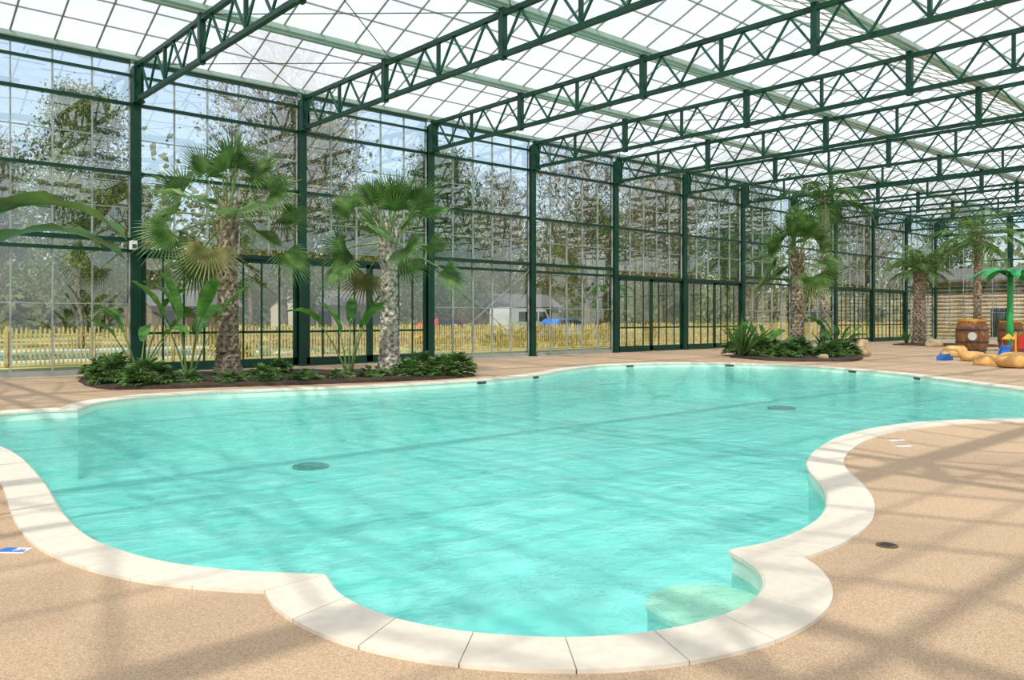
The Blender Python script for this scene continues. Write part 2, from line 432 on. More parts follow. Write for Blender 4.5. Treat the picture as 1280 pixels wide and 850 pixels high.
# ------------------------------------------------------------------ glazed walls
def window(name,loc,rotz,W,z0,style,seed):
    e=empty(name,loc,kind='structure',rotz=rotz,label='tall glazed bay with slim aluminium bars and green rails')
    top=8.62; r=random.Random(seed)
    levels=[z0,1.9,3.62,5.5,7.4,8.2,top] if z0<1 else [3.62,5.5,7.4,8.2,top]
    mg=MB();mbb=MB();mr=MB()
    n=5;w=W/n
    for i in range(n):
        for a,b in zip(levels[:-1],levels[1:]):
            t=[r.uniform(-.006,.006) for _ in range(4)]
            mg.add([(i*w,t[0],a),((i+1)*w,t[1],a),((i+1)*w,t[2],b),(i*w,t[3],b)],[(0,1,2,3)])
    for i in range(n+1):
        mbb.box((i*w-.016,-.05,z0),(i*w+.016,.02,top))
    for z in levels[1:-1]:
        if z==3.62: mr.box((0,-.12,z-.02),(W,.0,z+.10)); mr.box((0,-.1,z-.30),(W,-.02,z-.21))
        elif z==8.2: mr.box((0,-.08,z-.035),(W,0,z+.035))
        elif z==1.9: mbb.box((0,-.04,z-.015),(W,.02,z+.015))
        else: mr.box((0,-.09,z-.045),(W,0,z+.045))
    if z0<1: mbb.box((0,-.07,0),(W,.03,.14))
    for z in (4.55,6.45): mbb.box((0,-.04,z-.012),(W,.02,z+.012))
    mr.box((0,-.09,top-.1),(W,.02,top+.02))
    mg.obj('glass_pane',[GLASS],e); mbb.obj('glazing_bar',[ALU],e); mr.obj('rail',[GREEN],e)
    if style=='brace':
        for a,b in (((.1,.2),(W-.1,3.4)),((W-.1,.2),(.1,3.4))):
            q=MB(); q.tube([(a[0],-.15,a[1]),(b[0],-.15,b[1])],.015,5); q.obj('bracing_rod',[ALU],e)
    return e
def door(name,loc,rotz,W):
    e=empty(name,loc,kind='structure',rotz=rotz,label='dark green framed glazed sliding doors')
    H=3.3; mf=MB(); 
    mf.box((0,-.14,H),(W,.0,H+.12)); mf.box((0,-.14,0),(W,0,.05))
    mf.obj('door_frame',[GREEN],e)
    for s in range(2):
        mw=MB();mg=MB(); a=s*W/2+.02; b=(s+1)*W/2-.02; y=-.1+s*.06
        for q in (a,b-.12): mw.box((q,y-.025,.05),(q+.12,y+.025,H))
        mw.box((a,y-.025,.05),(b,y+.025,.26)); mw.box((a,y-.025,H-.12),(b,y+.025,H)); mw.box((a,y-.02,1.05),(b,y+.02,1.12))
        for k in range(1,4):
            q=a+(b-a)*k/4; mw.box((q-.025,y-.02,.24),(q+.025,y+.02,H-.1))
        mg.add([(a,y,.24),(b,y,.24),(b,y,H),(a,y,H)],[(0,1,2,3)])
        l=mw.obj('door_leaf',[GREEN],e); g=mg.obj('glass_pane',[GLASS],l)
doors={0,1,4,5,8,9}
wn=1;dn=1
for i in range(-2,11):
    lx=X0+SP*i+.13; W=SP-.26
    if i in doors:
        window('window_%d'%wn,(lx,WY,0),0,W,3.4,'',wn); door('door_%d'%dn,(lx,WY,0),0,W); dn+=1
    else: window('window_%d'%wn,(lx,WY,0),0,W,0,'brace' if i in (2,) else '',wn)
    wn+=1
for k in range(0,7):
    window('window_%d'%wn,(XE,WY-4.9*(k+1)+.13,0),pi/2,4.9-.26,0,'',wn); wn+=1

# ------------------------------------------------------------------ palms
def fan_leaf(mb,hub,d,R,nseg,droop,rnd,mi,spread=1.7):
    d=d.normalized(); up=Vector((0,0,1))
    s=d.cross(up)
    if s.length<.1: s=Vector((1,0,0))
    s.normalize(); nn=s.cross(d).normalized()
    roll=rnd.uniform(-1.2,1.2); s2=s*math.cos(roll)+nn*math.sin(roll); nn=s2.cross(d).normalized(); s=s2
    def P(r,a,h=0,dz=0):
        p=hub+(d*math.cos(a)+s*math.sin(a))*r+nn*(h+.12*R*(1-math.cos(a)))
        p.z-=droop*(r/R)**2.2*R+dz; return p
    w=spread*2/nseg; vs=[hub];fs=[]
    for k in range(nseg):
        a0=-spread+k*w; a1=a0+w; am=(a0+a1)/2
        rr=R*(1-.18*abs(am)/spread)*rnd.uniform(.9,1.08); ri=rr*.42
        o=len(vs)
        dz=rnd.uniform(.0,.07)*R
        vs+= [P(ri,a0),P(ri,am,.04*R),P(ri,a1),P(rr*.75,am-w*.15,.0,dz*.4),P(rr*.75,am+w*.15,0,dz*.4),P(rr,am,0,dz)]
        fs+= [(0,o,o+1),(0,o+1,o+2),(o,o+3,o+1),(o+1,o+4,o+2),(o+1,o+3,o+5,o+4)]
    mb.add(vs,fs,mi)
def palm_trunk(H,r0,r1,mat,seed,lean=(0,0)):
    rnd=random.Random(seed); mb=MB(); nr=int(H/.04); ns=24; vs=[];fs=[]
    for i in range(nr+1):
        t=i/nr; z=H*t; r=r0+(r1-r0)*t+(.10*math.exp(-z/.25))
        if t>.9: r*=1-.25*(t-.9)/.1
        for k in range(ns):
            a=2*pi*k/ns
            u=(k/ns*8+z/.26)%1; v_=(k/ns*8-z/.26)%1
            bump=.2*(max(u,v_)-.5)+rnd.uniform(-.01,.01)
            rr=r*(1+bump*1.8)
            vs.append((rr*math.cos(a)+lean[0]*t*t,rr*math.sin(a)+lean[1]*t*t,z))
    for i in range(nr):
        for k in range(ns): fs.append((i*ns+k,i*ns+(k+1)%ns,(i+1)*ns+(k+1)%ns,(i+1)*ns+k))
    fs.append(tuple(nr*ns+k for k in range(ns)))
    mb.add(vs,fs,0)
    for j in range(34):
        a=j*2.4; z=H-1.0+1.0*j/34; p=Vector((math.cos(a),math.sin(a),0))
        rb=r1*.9
        mb.tube([p*rb+Vector((0,0,z)),p*(rb+.08)+Vector((0,0,z+.16)),p*(rb+.12)+Vector((0,0,z+.32))],[.05,.04,.02],5,0)
    return mb
def fan_palm(loc,H,r0,r1,R,nl,mat,seed,label,pet=.9,rotz=0,elr=(88,122)):
    rnd=random.Random(seed)
    e=empty('palm_tree',loc,label,'palm tree','palm trees in the planting beds',rotz=rotz)
    palm_trunk(H,r0,r1,mat,seed).obj('trunk',[mat],e,smooth=False)
    mb=MB(); top=Vector((0,0,H-.05))
    for j in range(nl):
        t=j/(nl-1); az=j*2.39996+rnd.uniform(-.2,.2)
        el=math.radians(elr[0]-elr[1]*t**1.1+rnd.uniform(-7,7))
        d=Vector((math.cos(az)*math.cos(el),math.sin(az)*math.cos(el),math.sin(el)))
        L=pet*rnd.uniform(.85,1.15)*(.8+.25*t)
        base=top+Vector((math.cos(az),math.sin(az),0))*r1*.6-Vector((0,0,.3*t))
        mid=base+d*L*.5; hub=base+d*L-Vector((0,0,.08*L*t))
        mi=1 if t>.97 else 0
        mb.tube([base,mid,hub],[.03,.02,.014],5,2)
        d2=(d-Vector((0,0,.05+.25*t))).normalized() if t>.15 else d
        fan_leaf(mb,hub,d2,R*rnd.uniform(.88,1.1),28,.03+.18*t,rnd,mi)
    mb.obj('leaf_crown',[LEAF,LEAFY,STALK],e)
    return e
def feather_palm(loc,H,r0,r1,R,nl,mat,seed,label,leafmat,arch=1.0,rotz=0):
    rnd=random.Random(seed)
    e=empty('palm_tree',loc,label,'palm tree','palm trees in the planting beds',rotz=rotz)
    palm_trunk(H,r0,r1,mat,seed).obj('trunk',[mat],e)
    mb=MB(); top=Vector((0,0,H-.1))
    for j in range(nl):
        t=j/(nl-1); az=j*2.39996; el=math.radians(85-95*t+rnd.uniform(-8,8))
        p=top.copy(); pts=[p.copy()]; n=12; h=Vector((math.cos(az),math.sin(az),0))
        for k in range(n):
            e2=el-arch*1.5*(k/n)**1.2
            p=p+(h*math.cos(e2)+Vector((0,0,math.sin(e2))))*R/n; pts.append(p.copy())
        mb.tube(pts,[.03*(1-.85*k/n) for k in range(n+1)],4,1)
        side=Vector((-h.y,h.x,0))
        for k in range(1,n+1):
            for q in (0,.33,.66):
                if k==n and q>0: continue
                pp=pts[k].lerp(pts[min(k+1,n)],q); tt=(k+q)/n
                dd=(pts[k]-pts[k-1]).normalized()
                ll=.55*R/2*math.sin(pi*min(.97,tt*.8+.18))*rnd.uniform(.85,1.1)
                for sg in (-1,1):
                    v=(side*sg*.85+dd*.6+Vector((0,0,-.15-.5*rnd.random()*arch))).normalized()
                    wv=dd*.020
                    m_=pp+v*ll*.5; tp=pp+v*ll-Vector((0,0,.18*ll*arch))
                    mb.add([pp-wv*.6,pp+wv*.6,m_+wv,tp,m_-wv],[(0,1,2,3,4)],0)
    mb.obj('leaf_crown',[leafmat,STALK],e)
    return e
SZ=.10
fan_palm((8.33,20.2,SZ),4.2,.26,.17,1.05,21,TRUNK1,3,'tall fan palm with rough brown trunk in the poolside bed',pet=1.4)
fan_palm((11.7,17.96,SZ),3.65,.24,.17,.95,20,TRUNK2,8,'fan palm with thick grey-brown textured trunk in the poolside bed',pet=1.2)
fan_palm((30.1,16.7,SZ),4.0,.26,.18,1.05,22,TRUNK1,5,'bushy fan palm with brown trunk in the far bed',pet=1.1)
feather_palm((33.8,17.5,SZ),6.5,.15,.11,2.7,14,TRUNK2,6,'tall slender palm with drooping feathery fronds',LEAFD,arch=1.25)
feather_palm((48.1,19.2,SZ),4.3,.32,.26,2.2,22,TRUNK1,9,'stout date palm with bushy crown beside the glazing',LEAF,arch=.9)
feather_palm((47.6,16.0,SZ),5.6,.2,.16,3.0,16,TRUNK1,12,'tall palm with wide arching fronds by the play area',LEAF,arch=1.1)

# ------------------------------------------------------------------ paddle-leaf plants
def paddle(mb,base,az,el,L,bl,bw,rnd,curve=.5):
    h=Vector((math.cos(az),math.sin(az),0)); p=Vector(base); n=8; pts=[p.copy()]
    for k in range(n):
        e2=el-curve*.35*k/n; p=p+(h*math.cos(e2)+Vector((0,0,math.sin(e2))))*L/n; pts.append(p.copy())
    mb.tube(pts,[.03-.018*k/n for k in range(n+1)],6,1)
    side=Vector((-h.y,h.x,0)); tw=rnd.uniform(-.7,.7)
    m=12; vs=[];fs=[]; e0=el-curve*.35
    for k in range(m+1):
        t=k/m; e2=e0-curve*1.3*t
        d=h*math.cos(e2)+Vector((0,0,math.sin(e2))); up=side.cross(d).normalized()
        if up.z<0: up=-up
        s=side*math.cos(tw)+up*math.sin(tw); u2=up*math.cos(tw)-side*math.sin(tw)
        w=bw*(math.sin(pi*min(1,t*.93+.07))**.6)*(1-.15*t)+.005 if t<1 else .004
        rip=.02*math.sin(k*2.1)
        vs+= [p-s*w+u2*(w*.45+rip),p-s*w*.5+u2*w*.18,p.copy(),p+s*w*.5+u2*w*.18,p+s*w+u2*(w*.45-rip)]
        p=p+d*bl/m
    for k in range(m):
        for c in range(4): fs.append((k*5+c,k*5+c+1,(k+1)*5+c+1,(k+1)*5+c))
    mb.add(vs,fs,0)
def paddle_plant(loc,leaves,seed,label,group='large-leaved plants in the beds',name='bird_of_paradise_plant',mat=None):
    rnd=random.Random(seed); e=empty(name,loc,label,'plant',group)
    mb=MB()
    for (az,el,L,bl,bw,cv) in leaves:
        paddle(mb,(math.cos(az)*.07,math.sin(az)*.07,0),az,math.radians(el),L,bl,bw,rnd,cv)
    mb.obj('foliage',[mat or PADDLE,STALK],e,smooth=True)
    return e
def rl(seed,n,L,bl,bw,el=(55,85)):
    r=random.Random(seed)
    return [(i*2.4+r.uniform(-.3,.3),r.uniform(*el),L*r.uniform(.7,1.15),bl*r.uniform(.8,1.15),bw*r.uniform(.8,1.1),r.uniform(.35,1.0)) for i in range(n)]
paddle_plant((6.4,20.8,SZ),rl(1,7,1.5,1.0,.15),1,'large paddle-leaved plant with glossy green leaves')
paddle_plant((7.14,19.6,SZ),rl(2,7,1.5,1.2,.16,(68,89)),2,'large paddle-leaved plant with bright green leaves beside palm')
paddle_plant((10.7,18.3,SZ),rl(3,6,1.35,1.1,.15,(66,89)),3,'paddle-leaved plant with long stems beside grey palm')
paddle_plant((30.6,15.3,SZ),rl(4,8,.9,.8,.15),4,'upright paddle-leaved plant in the far bed')
paddle_plant((28.5,17.2,SZ),rl(5,8,.7,.8,.15,(30,75)),5,'spreading paddle-leaved plant in the far bed')
azr=math.atan2(-.6646,.7472)
paddle_plant((.05,7.0,0),[(azr+.02,77,2.15,1.3,.13,1.35),(azr+.16,75,2.05,1.15,.09,1.3),(azr+2.5,75,1.6,1.3,.24,1),(azr+3.6,70,1.5,1.2,.24,1),(azr+3,80,1.3,1.1,.22,1)],11,'banana-like plant with long glossy leaves arching over the deck',mat=LEAFD)

# ------------------------------------------------------------------ shrubs
def shrub_mesh(seed,rx,h,n,ls,mats):
    rnd=random.Random(seed); mb=MB()
    for j in range(7):
        a=j*.9; mb.tube([(0,0,0),(math.cos(a)*rx*.4,math.sin(a)*rx*.4,h*.6)],[.015,.008],4,1)
    for i in range(n):
        a=rnd.uniform(0,2*pi); ph=math.acos(rnd.uniform(0,1)); q=rnd.uniform(.6,1)
        c=Vector((math.cos(a)*math.sin(ph)*rx*q,math.sin(a)*math.sin(ph)*rx*q,.04+math.cos(ph)*h*q))
        out=Vector((math.cos(a)*math.sin(ph),math.sin(a)*math.sin(ph),math.cos(ph)*.6+.2)).normalized()
        s=out.cross(Vector((0,0,1))).normalized(); u=s.cross(out)
        d=(out*.7-u*.4+s*rnd.uniform(-.4,.4)).normalized(); s=d.cross(u).normalized(); up=s.cross(d)
        L=ls*rnd.uniform(.7,1.2)
        for k in range(5):
            b=(k-2)*.62; dd=d*math.cos(b)+s*math.sin(b); ss=dd.cross(up).normalized()
            ll=L*(1-.12*abs(k-2)); w=ll*.2
            mb.add([c,c+dd*ll*.55-ss*w+up*.01,c+dd*ll-up*ll*.15,c+dd*ll*.55+ss*w+up*.01],[(0,1,2),(0,2,3)],0)
    return mb.mesh('foliage',mats)
SM=[shrub_mesh(21,.5,.6,190,.19,[LEAF,STALK]),shrub_mesh(22,.55,.48,180,.19,[LEAF,STALK]),shrub_mesh(23,.4,.22,90,.14,[LEAF,STALK])]
sh=[(5.45,19.6,0,1),(5.85,18.55,1,1.0),(6.6,18.35,2,1),(7.4,17.95,2,.9),(8.2,17.6,2,.8),(9.0,17.35,2,.9),(9.8,17.15,2,.8),(10.6,16.95,2,1),(11.5,16.8,1,.75),(12.4,16.6,1,.9),(13.1,16.8,0,.85),(12.5,17.7,0,.85),(5.7,21.3,1,.9),(9.3,19.4,1,.7),(8.6,18.8,2,1.1),
(27.6,16.9,0,1.1),(27.3,15.6,1,1.05),(28.7,14.7,0,.95),(29.9,14.6,1,1.0),(29.2,16.1,0,1.1),(31.6,16.0,1,1.1),(28.6,18.5,0,1.1),(30.6,18.2,1,1.1)]
for x,y,k,s in sh:
    e=empty('shrub',(x,y,.06),'leafy green shrub with lobed leaves in dark soil' if k<2 else 'low green groundcover plant in dark soil','shrub','shrubs in the planting beds')
    part('foliage',SM[k],e); e.scale=(s,)*3; e.rotation_euler=(0,0,x*7)
def spiky(loc,h,n,seed,label):
    rnd=random.Random(seed); e=empty('spiky_plant',loc,label,'plant'); mb=MB()
    for i in range(n):
        a=i*2.4; el=math.radians(rnd.uniform(45,88)); d=Vector((math.cos(a)*math.cos(el),math.sin(a)*math.cos(el),math.sin(el)))
        s=Vector((-math.sin(a),math.cos(a),0))*.035; L=h*rnd.uniform(.7,1.1)
        b=Vector((0,0,0)); m=d*L*.55; t=d*L-Vector((0,0,.12*L))
        mb.add([b-s*.6,b+s*.6,m+s,t,m-s],[(0,1,2,3,4)],0)
    mb.obj('foliage',[LEAFD],e); return e
spiky((26.9,17.2,.06),1.9,38,1,'clump of tall spiky green leaves in the far bed')
spiky((32.8,16.9,.06),1.2,30,2,'clump of spiky green leaves beside slender palm')
spiky((46.9,19.4,.06),1.0,26,3,'low spiky plant at the foot of the date palm')

def bed(name,poly,label,h=.09):
    P=catmull(poly+[poly[0]],5)[:-1]; c=sum(P,Vector((0,0)))/len(P)
    e=empty(name,(c.x,c.y,0),label,'planting bed')
    mb=MB(); n=len(P); vs=[]; fs=[]
    rnd=random.Random(4)
    for k,(q,z) in enumerate(((1,0),(.985,.06),(.9,h),(.6,h+.015),(.25,h+.02))):
        for p in P:
            d=p-c; vs.append((d.x*q,d.y*q,z+(rnd.uniform(-.02,.02) if k>1 else 0)))
    for k in range(4):
        for i in range(n): fs.append((k*n+i,k*n+(i+1)%n,(k+1)*n+(i+1)%n,(k+1)*n+i))
    vs.append((0,0,h+.02)); fs+=[(4*n+i,4*n+(i+1)%n,5*n) for i in range(n)]
    mb.add(vs,fs,0); mb.obj('soil',[SOIL],e)
    return e
bed('planting_bed',[(4.94,19.9),(5.17,18.3),(7.36,17.3),(9.89,16.5),(12.3,16.1),(13.6,17.0),(12.1,20.1),(8.4,22),(5.6,22.2)],'curved dark soil planting bed along the pool edge')
bed('planting_bed',[(27.0,17.8),(25.9,15.5),(26.4,14.2),(28.4,13.4),(33.6,16.0),(35.2,19.0),(32.0,20.1)],'dark soil planting bed island on the far deck')
bed('planting_bed',[(46.2,19.9),(46.3,18.3),(46.6,15.3),(48.5,15.2),(49.3,17.5),(49.2,20.2)],'small soil bed around two palms')
def rock(loc,s,seed,label,mat=ROCK,group=None,name='rock'):
    rnd=random.Random(seed); bm=bmesh.new(); bmesh.ops.create_icosphere(bm,subdivisions=3,radius=1)
    ph=[Vector((rnd.uniform(-1,1),rnd.uniform(-1,1),rnd.uniform(-1,1))).normalized() for _ in range(9)]+[Vector((0,0,1))]
    for v in bm.verts:
        n_=v.co.normalized(); k=1
        for p in ph:
            dd=n_.dot(p)
            if dd>.55: k=min(k,.62/dd+.12)
        v.co=Vector((v.co.x*s[0],v.co.y*s[1],max(v.co.z,-.25)*s[2]))*k
    zmin=min(v.co.z for v in bm.verts)
    for v in bm.verts: v.co.z-=zmin
    me=bpy.data.meshes.new(name); bm.to_mesh(me); bm.free(); me.materials.append(mat)
    me.polygons.foreach_set('use_smooth',[True]*len(me.polygons))
    o=bpy.data.objects.new(name,me); COL.objects.link(o); o.location=loc; o['label']=label; o['category']='rock'
    if group:o['group']=group
    return o
rock((31.9,14.95,.03),(.4,.35,.65),3,'upright brownish boulder among the plants',ROCKG)
rock((27.6,14.3,.05),(.25,.2,.18),4,'small stone at the bed edge',ROCKG)
g='moulded play rocks'
rock((34.0,12.3,0),(.7,.55,.45),5,'ochre moulded rock of the splash play area',group=g)
rock((28.9,9.4,0),(.6,.5,.36),6,'low ochre moulded play rock',group=g)
rock((28.1,8.3,0),(.9,.65,.48),7,'broad ochre moulded play rock',group=g)
rock((31.3,10.7,0),(.6,.45,.34),8,'rounded ochre play rock',group=g)
rock((45.6,17.4,0),(.7,.5,.4),9,'brownish rock at foot of palms',ROCKG,g)
rock((46.2,15.9,0),(.6,.5,.4),10,'brownish rock at foot of palms',ROCKG,g)
def barrel(loc,s,label):
    e=empty('barrel',loc,label,'barrel',rotz=math.radians(200)); e.scale=s
    mb=MB(); mb.lathe([(.50,0),(.60,.3),(.65,.7),(.60,1.1),(.50,1.4),(.44,1.4),(.44,1.3),(.02,1.3)],28); mb.obj('barrel_body',[BARREL],e,smooth=False)
    for z,r in ((.12,.56),(.45,.64),(.95,.64),(1.35,.54)):
        mb=MB(); mb.lathe([(r-.05,z-.04),(r,z-.04),(r+.01,z+.04),(r-.05,z+.04)],28); mb.obj('hoop',[YELLOW if z>1 else GREY],e)
    mb=MB(); mb.tube([(.63,0,.7),(.68,0,.7)],.17,20); mb.obj('emblem',[WHITE],e)
barrel((38.6,13.2,0),(1,1,1.05),'large brown wooden play barrel with yellow rim and white emblem')
barrel((42.9,13.0,0),(.85,.85,1.0),'brown wooden play barrel near the green play palm')
e=empty('play_palm',(39.8,12.1,0),'bright green plastic palm-shaped water spray post','play palm')
mb=MB(); mb.tube([(0,0,0),(0.02,0,1.2),(.08,0,2.4),(.1,0,3.4)],[.17,.14,.12,.11],14); mb.obj('post',[PLGREEN],e,smooth=True)
for k in range(7):
    mb=MB()
    az=k*2*pi/7; h=Vector((math.cos(az),math.sin(az),0)); s=Vector((-h.y,h.x,0)); vs=[];fs=[]
    for j in range(9):
        t=j/8; p=Vector((.1,0,3.4))+h*1.6*t+Vector((0,0,.4*math.sin(t*2.6)-.35*t*t)); w=.06+.26*math.sin(pi*min(1,t*.9+.08))*(1 if j%2 else .72)
        if j==8:w=.02
        vs+=[p-s*w-Vector((0,0,.1)),p,p+s*w-Vector((0,0,.1))]
    for j in range(8):
        for c in range(2): fs.append((j*3+c,j*3+c+1,(j+1)*3+c+1,(j+1)*3+c))
    mb.add(vs,fs); mb.obj('frond',[PLGREEN],e)
e=empty('play_crate',(37.0,10.6,0),'small wooden treasure crate with red panel and yellow trim','play crate'); e.scale=(.7,.7,.8)
mb=MB()
for k in range(6): mb.box((-.45,-.5,.06+k*.18),(.45,.5,.22+k*.18))
mb.obj('plank_box',[BARREL],e)
for x in (-.48,.38):
    for y in (-.53,.43):
        mb=MB(); mb.box((x,y,0),(x+.1,y+.1,1.2)); mb.obj('corner_trim',[YELLOW],e)
mb=MB(); mb.box((-.52,-.33,.35),(-.47,.33,1.0)); mb.obj('panel',[RED],e)
e=empty('play_slide',(33.6,10.3,0),'small blue and red plastic toddler slide','slide'); e.scale=(.5,.5,.5)
mb=MB(); mb.add([(0,-.3,1.0),(0,.3,1.0),(-.5,.3,.55),(-.5,-.3,.55),(-1.1,-.3,.1),(-1.1,.3,.1)],[(0,1,2,3),(3,2,5,4)]); mb.beam((0,-.3,1.05),(-1.1,-.3,.15),.06,.18); mb.beam((0,.3,1.05),(-1.1,.3,.15),.06,.18); mb.obj('chute',[BLUE],e)
mb=MB()
for x in (.0,.6):
    for y in (-.3,.3): mb.tube([(x,y,0),(x,y,1.5)],.045,8)
mb.box((0,-.33,.95),(.6,.33,1.02)); 
for z in (.25,.5,.75): mb.beam((.6,-.3,z),(.6,.3,z),.04,.04)
mb.obj('tower',[RED],e)
mb=MB(); mb.add([(0,-.4,1.45),(.6,-.4,1.45),(.6,.4,1.45),(0,.4,1.45),(.3,0,1.9)],[(0,1,4),(1,2,4),(2,3,4),(3,0,4)]); mb.obj('canopy',[YELLOW],e)
e=empty('play_block',(31.0,11.5,0),'low blue foam stepping block','play block')
mb=MB(); mb.box((-.22,-.2,0),(.22,.2,.16)); mb.box((-.16,-.14,.16),(.16,.14,.22)); mb.obj('block_body',[BLUE],e)

# ------------------------------------------------------------------ deck fittings
e=empty('depth_marker',(1.09,6.06,0),'small white plaque with blue band set on deck','depth marker',rotz=math.radians(-42))
mb=MB(); mb.box((-.09,-.05,0),(.09,.05,.006)); mb.obj('plate',[WHITE],e)
mb=MB(); mb.box((-.085,-.045,.006),(-.005,.045,.009)); mb.obj('blue_panel',[BLUE],e)
mb=MB(); mb.box((.0,-.045,.006),(.085,-.028,.009)); mb.obj('blue_band',[BLUE],e)
cu=bpy.data.curves.new('digits','FONT'); cu.body='1,20'; cu.size=.042; cu.extrude=.001
tmp=bpy.data.objects.new('tmp_text',cu); COL.objects.link(tmp); bpy.context.view_layer.update()
dm=bpy.data.meshes.new_from_object(tmp.evaluated_get(bpy.context.evaluated_depsgraph_get())); bpy.data.objects.remove(tmp)
dm.materials.clear(); dm.materials.append(BLUE)
part('digits',dm,e,(.002,-.016,.0075))
for x,y in ((10.2,4.4),(9.8,4.15)):
    e=empty('depth_marker',(x,y-.05,0),'small white plaque set on deck by the coping','depth marker',rotz=math.radians(-35))
    mb=MB(); mb.box((-.09,-.055,0),(.09,.055,.006)); mb.obj('plate',[WHITE],e)
    mb=MB(); mb.box((-.08,.02,.006),(.08,.045,.008)); mb.obj('band',[GREY],e)
e=empty('floor_drain',(5.42,2.37,0),'round bronze drain cover in the deck','drain')
mb=MB(); mb.lathe([(.07,0),(.07,.006),(.062,.008),(.052,.006),(.005,.006)],28); mb.obj('cover',[BRONZE],e)
for k in range(-2,3):
    mb=MB(); mb.box((k*.02-.004,-.04,.0062),(k*.02+.004,.04,.009)); mb.obj('slot',[GREY],e)
e=empty('wall_speaker',(X0-.12,WY-.35,3.38),'small white speaker box fixed on green column','speaker')
mb=MB(); mb.box((-.09,-.1,0),(.06,.1,.24)); mb.obj('housing',[WHITE],e)
mb=MB(); mb.box((-.07,-.11,.03),(.04,-.1,.14)); mb.obj('grille',[GREY],e)

# ------------------------------------------------------------------ outside
FY=29.0
mb=MB(); rnd=random.Random(3)
x=0
while x<4.95:
    h=1.2+rnd.uniform(-.05,.06); mb.box((x,-.012,.03),(x+.045,.012,h)); x+=.13
for z in (.3,.92): mb.box((0,.012,z),(4.95,.05,z+.06))
for x in (0.05,2.5): mb.box((x-.05,.05,-.02),(x+.05,.15,1.25))
mf=mb.mesh('paling_fence',[FENCE])
for i in range(16):
    o=bpy.data.objects.new('paling_fence',mf); COL.objects.link(o); o.location=(-10+5*i,FY,0)
    o['label']='section of yellowish chestnut paling fence'; o['category']='fence'; o['group']='paling fence sections'
e=empty('outdoor_pool',(4,37,0),'rectangular outdoor pool with pale water beyond the fence','outdoor pool')
mb=MB(); mb.box((-12,-5.4,-.02),(12,-5,.05)); mb.box((-12,5,-.02),(12,5.4,.05)); mb.box((-12,-5,-.02),(-11.6,5,.05)); mb.box((11.6,-5,-.02),(12,5,.05)); mb.obj('coping',[COPING],e)
mb=MB(); mb.add([(-11.6,-5,.0),(11.6,-5,.0),(11.6,5,.0),(-11.6,5,.0)],[(0,1,2,3)]); mb.obj('water_surface',[WATER2],e)
def tree_mesh(seed,H,kind):
    rnd=random.Random(seed); mt=MB(); ml=MB()
    n=10; pts=[];p=Vector((0,0,0))
    for i in range(n+1):
        pts.append(p.copy()); p=p+Vector((rnd.uniform(-.12,.12),rnd.uniform(-.12,.12),H/n))
    mt.tube(pts,[.22*(1-.85*i/n)+.02 for i in range(n+1)],7)
    nb=30 if kind!='bare' else 34
    start={'pine':.3,'round':.12,'bare':.16}[kind]
    for b in range(nb):
        t=start+(1-start)*b/nb; z=t*n; i=min(n-1,int(z)); q=pts[i].lerp(pts[i+1],z-i)
        az=b*2.4+rnd.uniform(-.4,.4)
        Lm=H*{'pine':.18,'round':.21,'bare':.24}[kind]*math.sin(pi*min(.95,.25+.72*(t-start)/(1-start)))+.6
        el=math.radians(rnd.uniform(5,35) if kind=='pine' else rnd.uniform(25,60))
        d=Vector((math.cos(az)*math.cos(el),math.sin(az)*math.cos(el),math.sin(el)))
        e1=q+d*Lm*.5+Vector((0,0,.1)); e2=q+d*Lm+Vector((0,0,rnd.uniform(-.1,.5)))
        mt.tube([q,e1,e2],[.08*(1-t*.6),.045,.02],5,0,False)
        for s in range(8 if kind=='bare' else 6):
            u=.3+.7*s/6; c=q.lerp(e2,min(1,u)); v=(d+Vector((rnd.uniform(-1,1),rnd.uniform(-1,1),rnd.uniform(-.2,.9)))).normalized()
            c2=c+v*Lm*.35; mt.tube([c,c2],[.025,.01],4,0,False)
            if kind=='bare':
                for w in range(6):
                    v2=(v+Vector((rnd.uniform(-1,1),rnd.uniform(-1,1),rnd.uniform(-.3,.8)))).normalized(); c3=c.lerp(c2,rnd.uniform(.3,1)); mt.tube([c3,c3+v2*rnd.uniform(.6,1.2)],[.014,.007],3,0,False)
            nl=24 if kind=='bare' else 110
            for w in range(nl):
                cc=c.lerp(c2,rnd.uniform(.3,1.1))+Vector((rnd.gauss(0,.5),rnd.gauss(0,.5),rnd.gauss(0,.4)))
                a=Vector((rnd.uniform(-1,1),rnd.uniform(-1,1),rnd.uniform(-1,1))).normalized(); b_=a.cross(Vector((rnd.uniform(-1,1),rnd.uniform(-1,1),.3))).normalized()
                sz=rnd.uniform(.05,.12)
                ml.add([cc-a*sz,cc-b_*sz*.5,cc+a*sz,cc+b_*sz*.5],[(0,1,2,3)])
    return mt.mesh('trunk',[BARK]),ml
TR=[]
for i,(k,H,mt) in enumerate((('pine',15,TREEL2),('round',12,TREEL1),('bare',13,TREEL3),('pine',13,TREEL1),('round',10,TREEL2))):
    a,ml=tree_mesh(40+i,H,k); TR.append((a,ml.mesh('foliage',[mt]),k))
LBL={'pine':'tall pine with dark green canopy in the park outside','round':'leafy olive-green tree in the park outside','bare':'sparse olive-brown tree with fine twigs in the park outside'}
rnd=random.Random(99)
spots=[(2,46,2),(-8,48,2),(11,45,1),(18,37,2),(28,37.5,4),(37,34.5,2),(46,36,2),(56,36,0),(66,31,2),(76,37,3),(85,22,1),(85,11,2),(87,32,0),(94,13,3)]
CH=[(29,52),(44,50),(20,56)]
tries=0
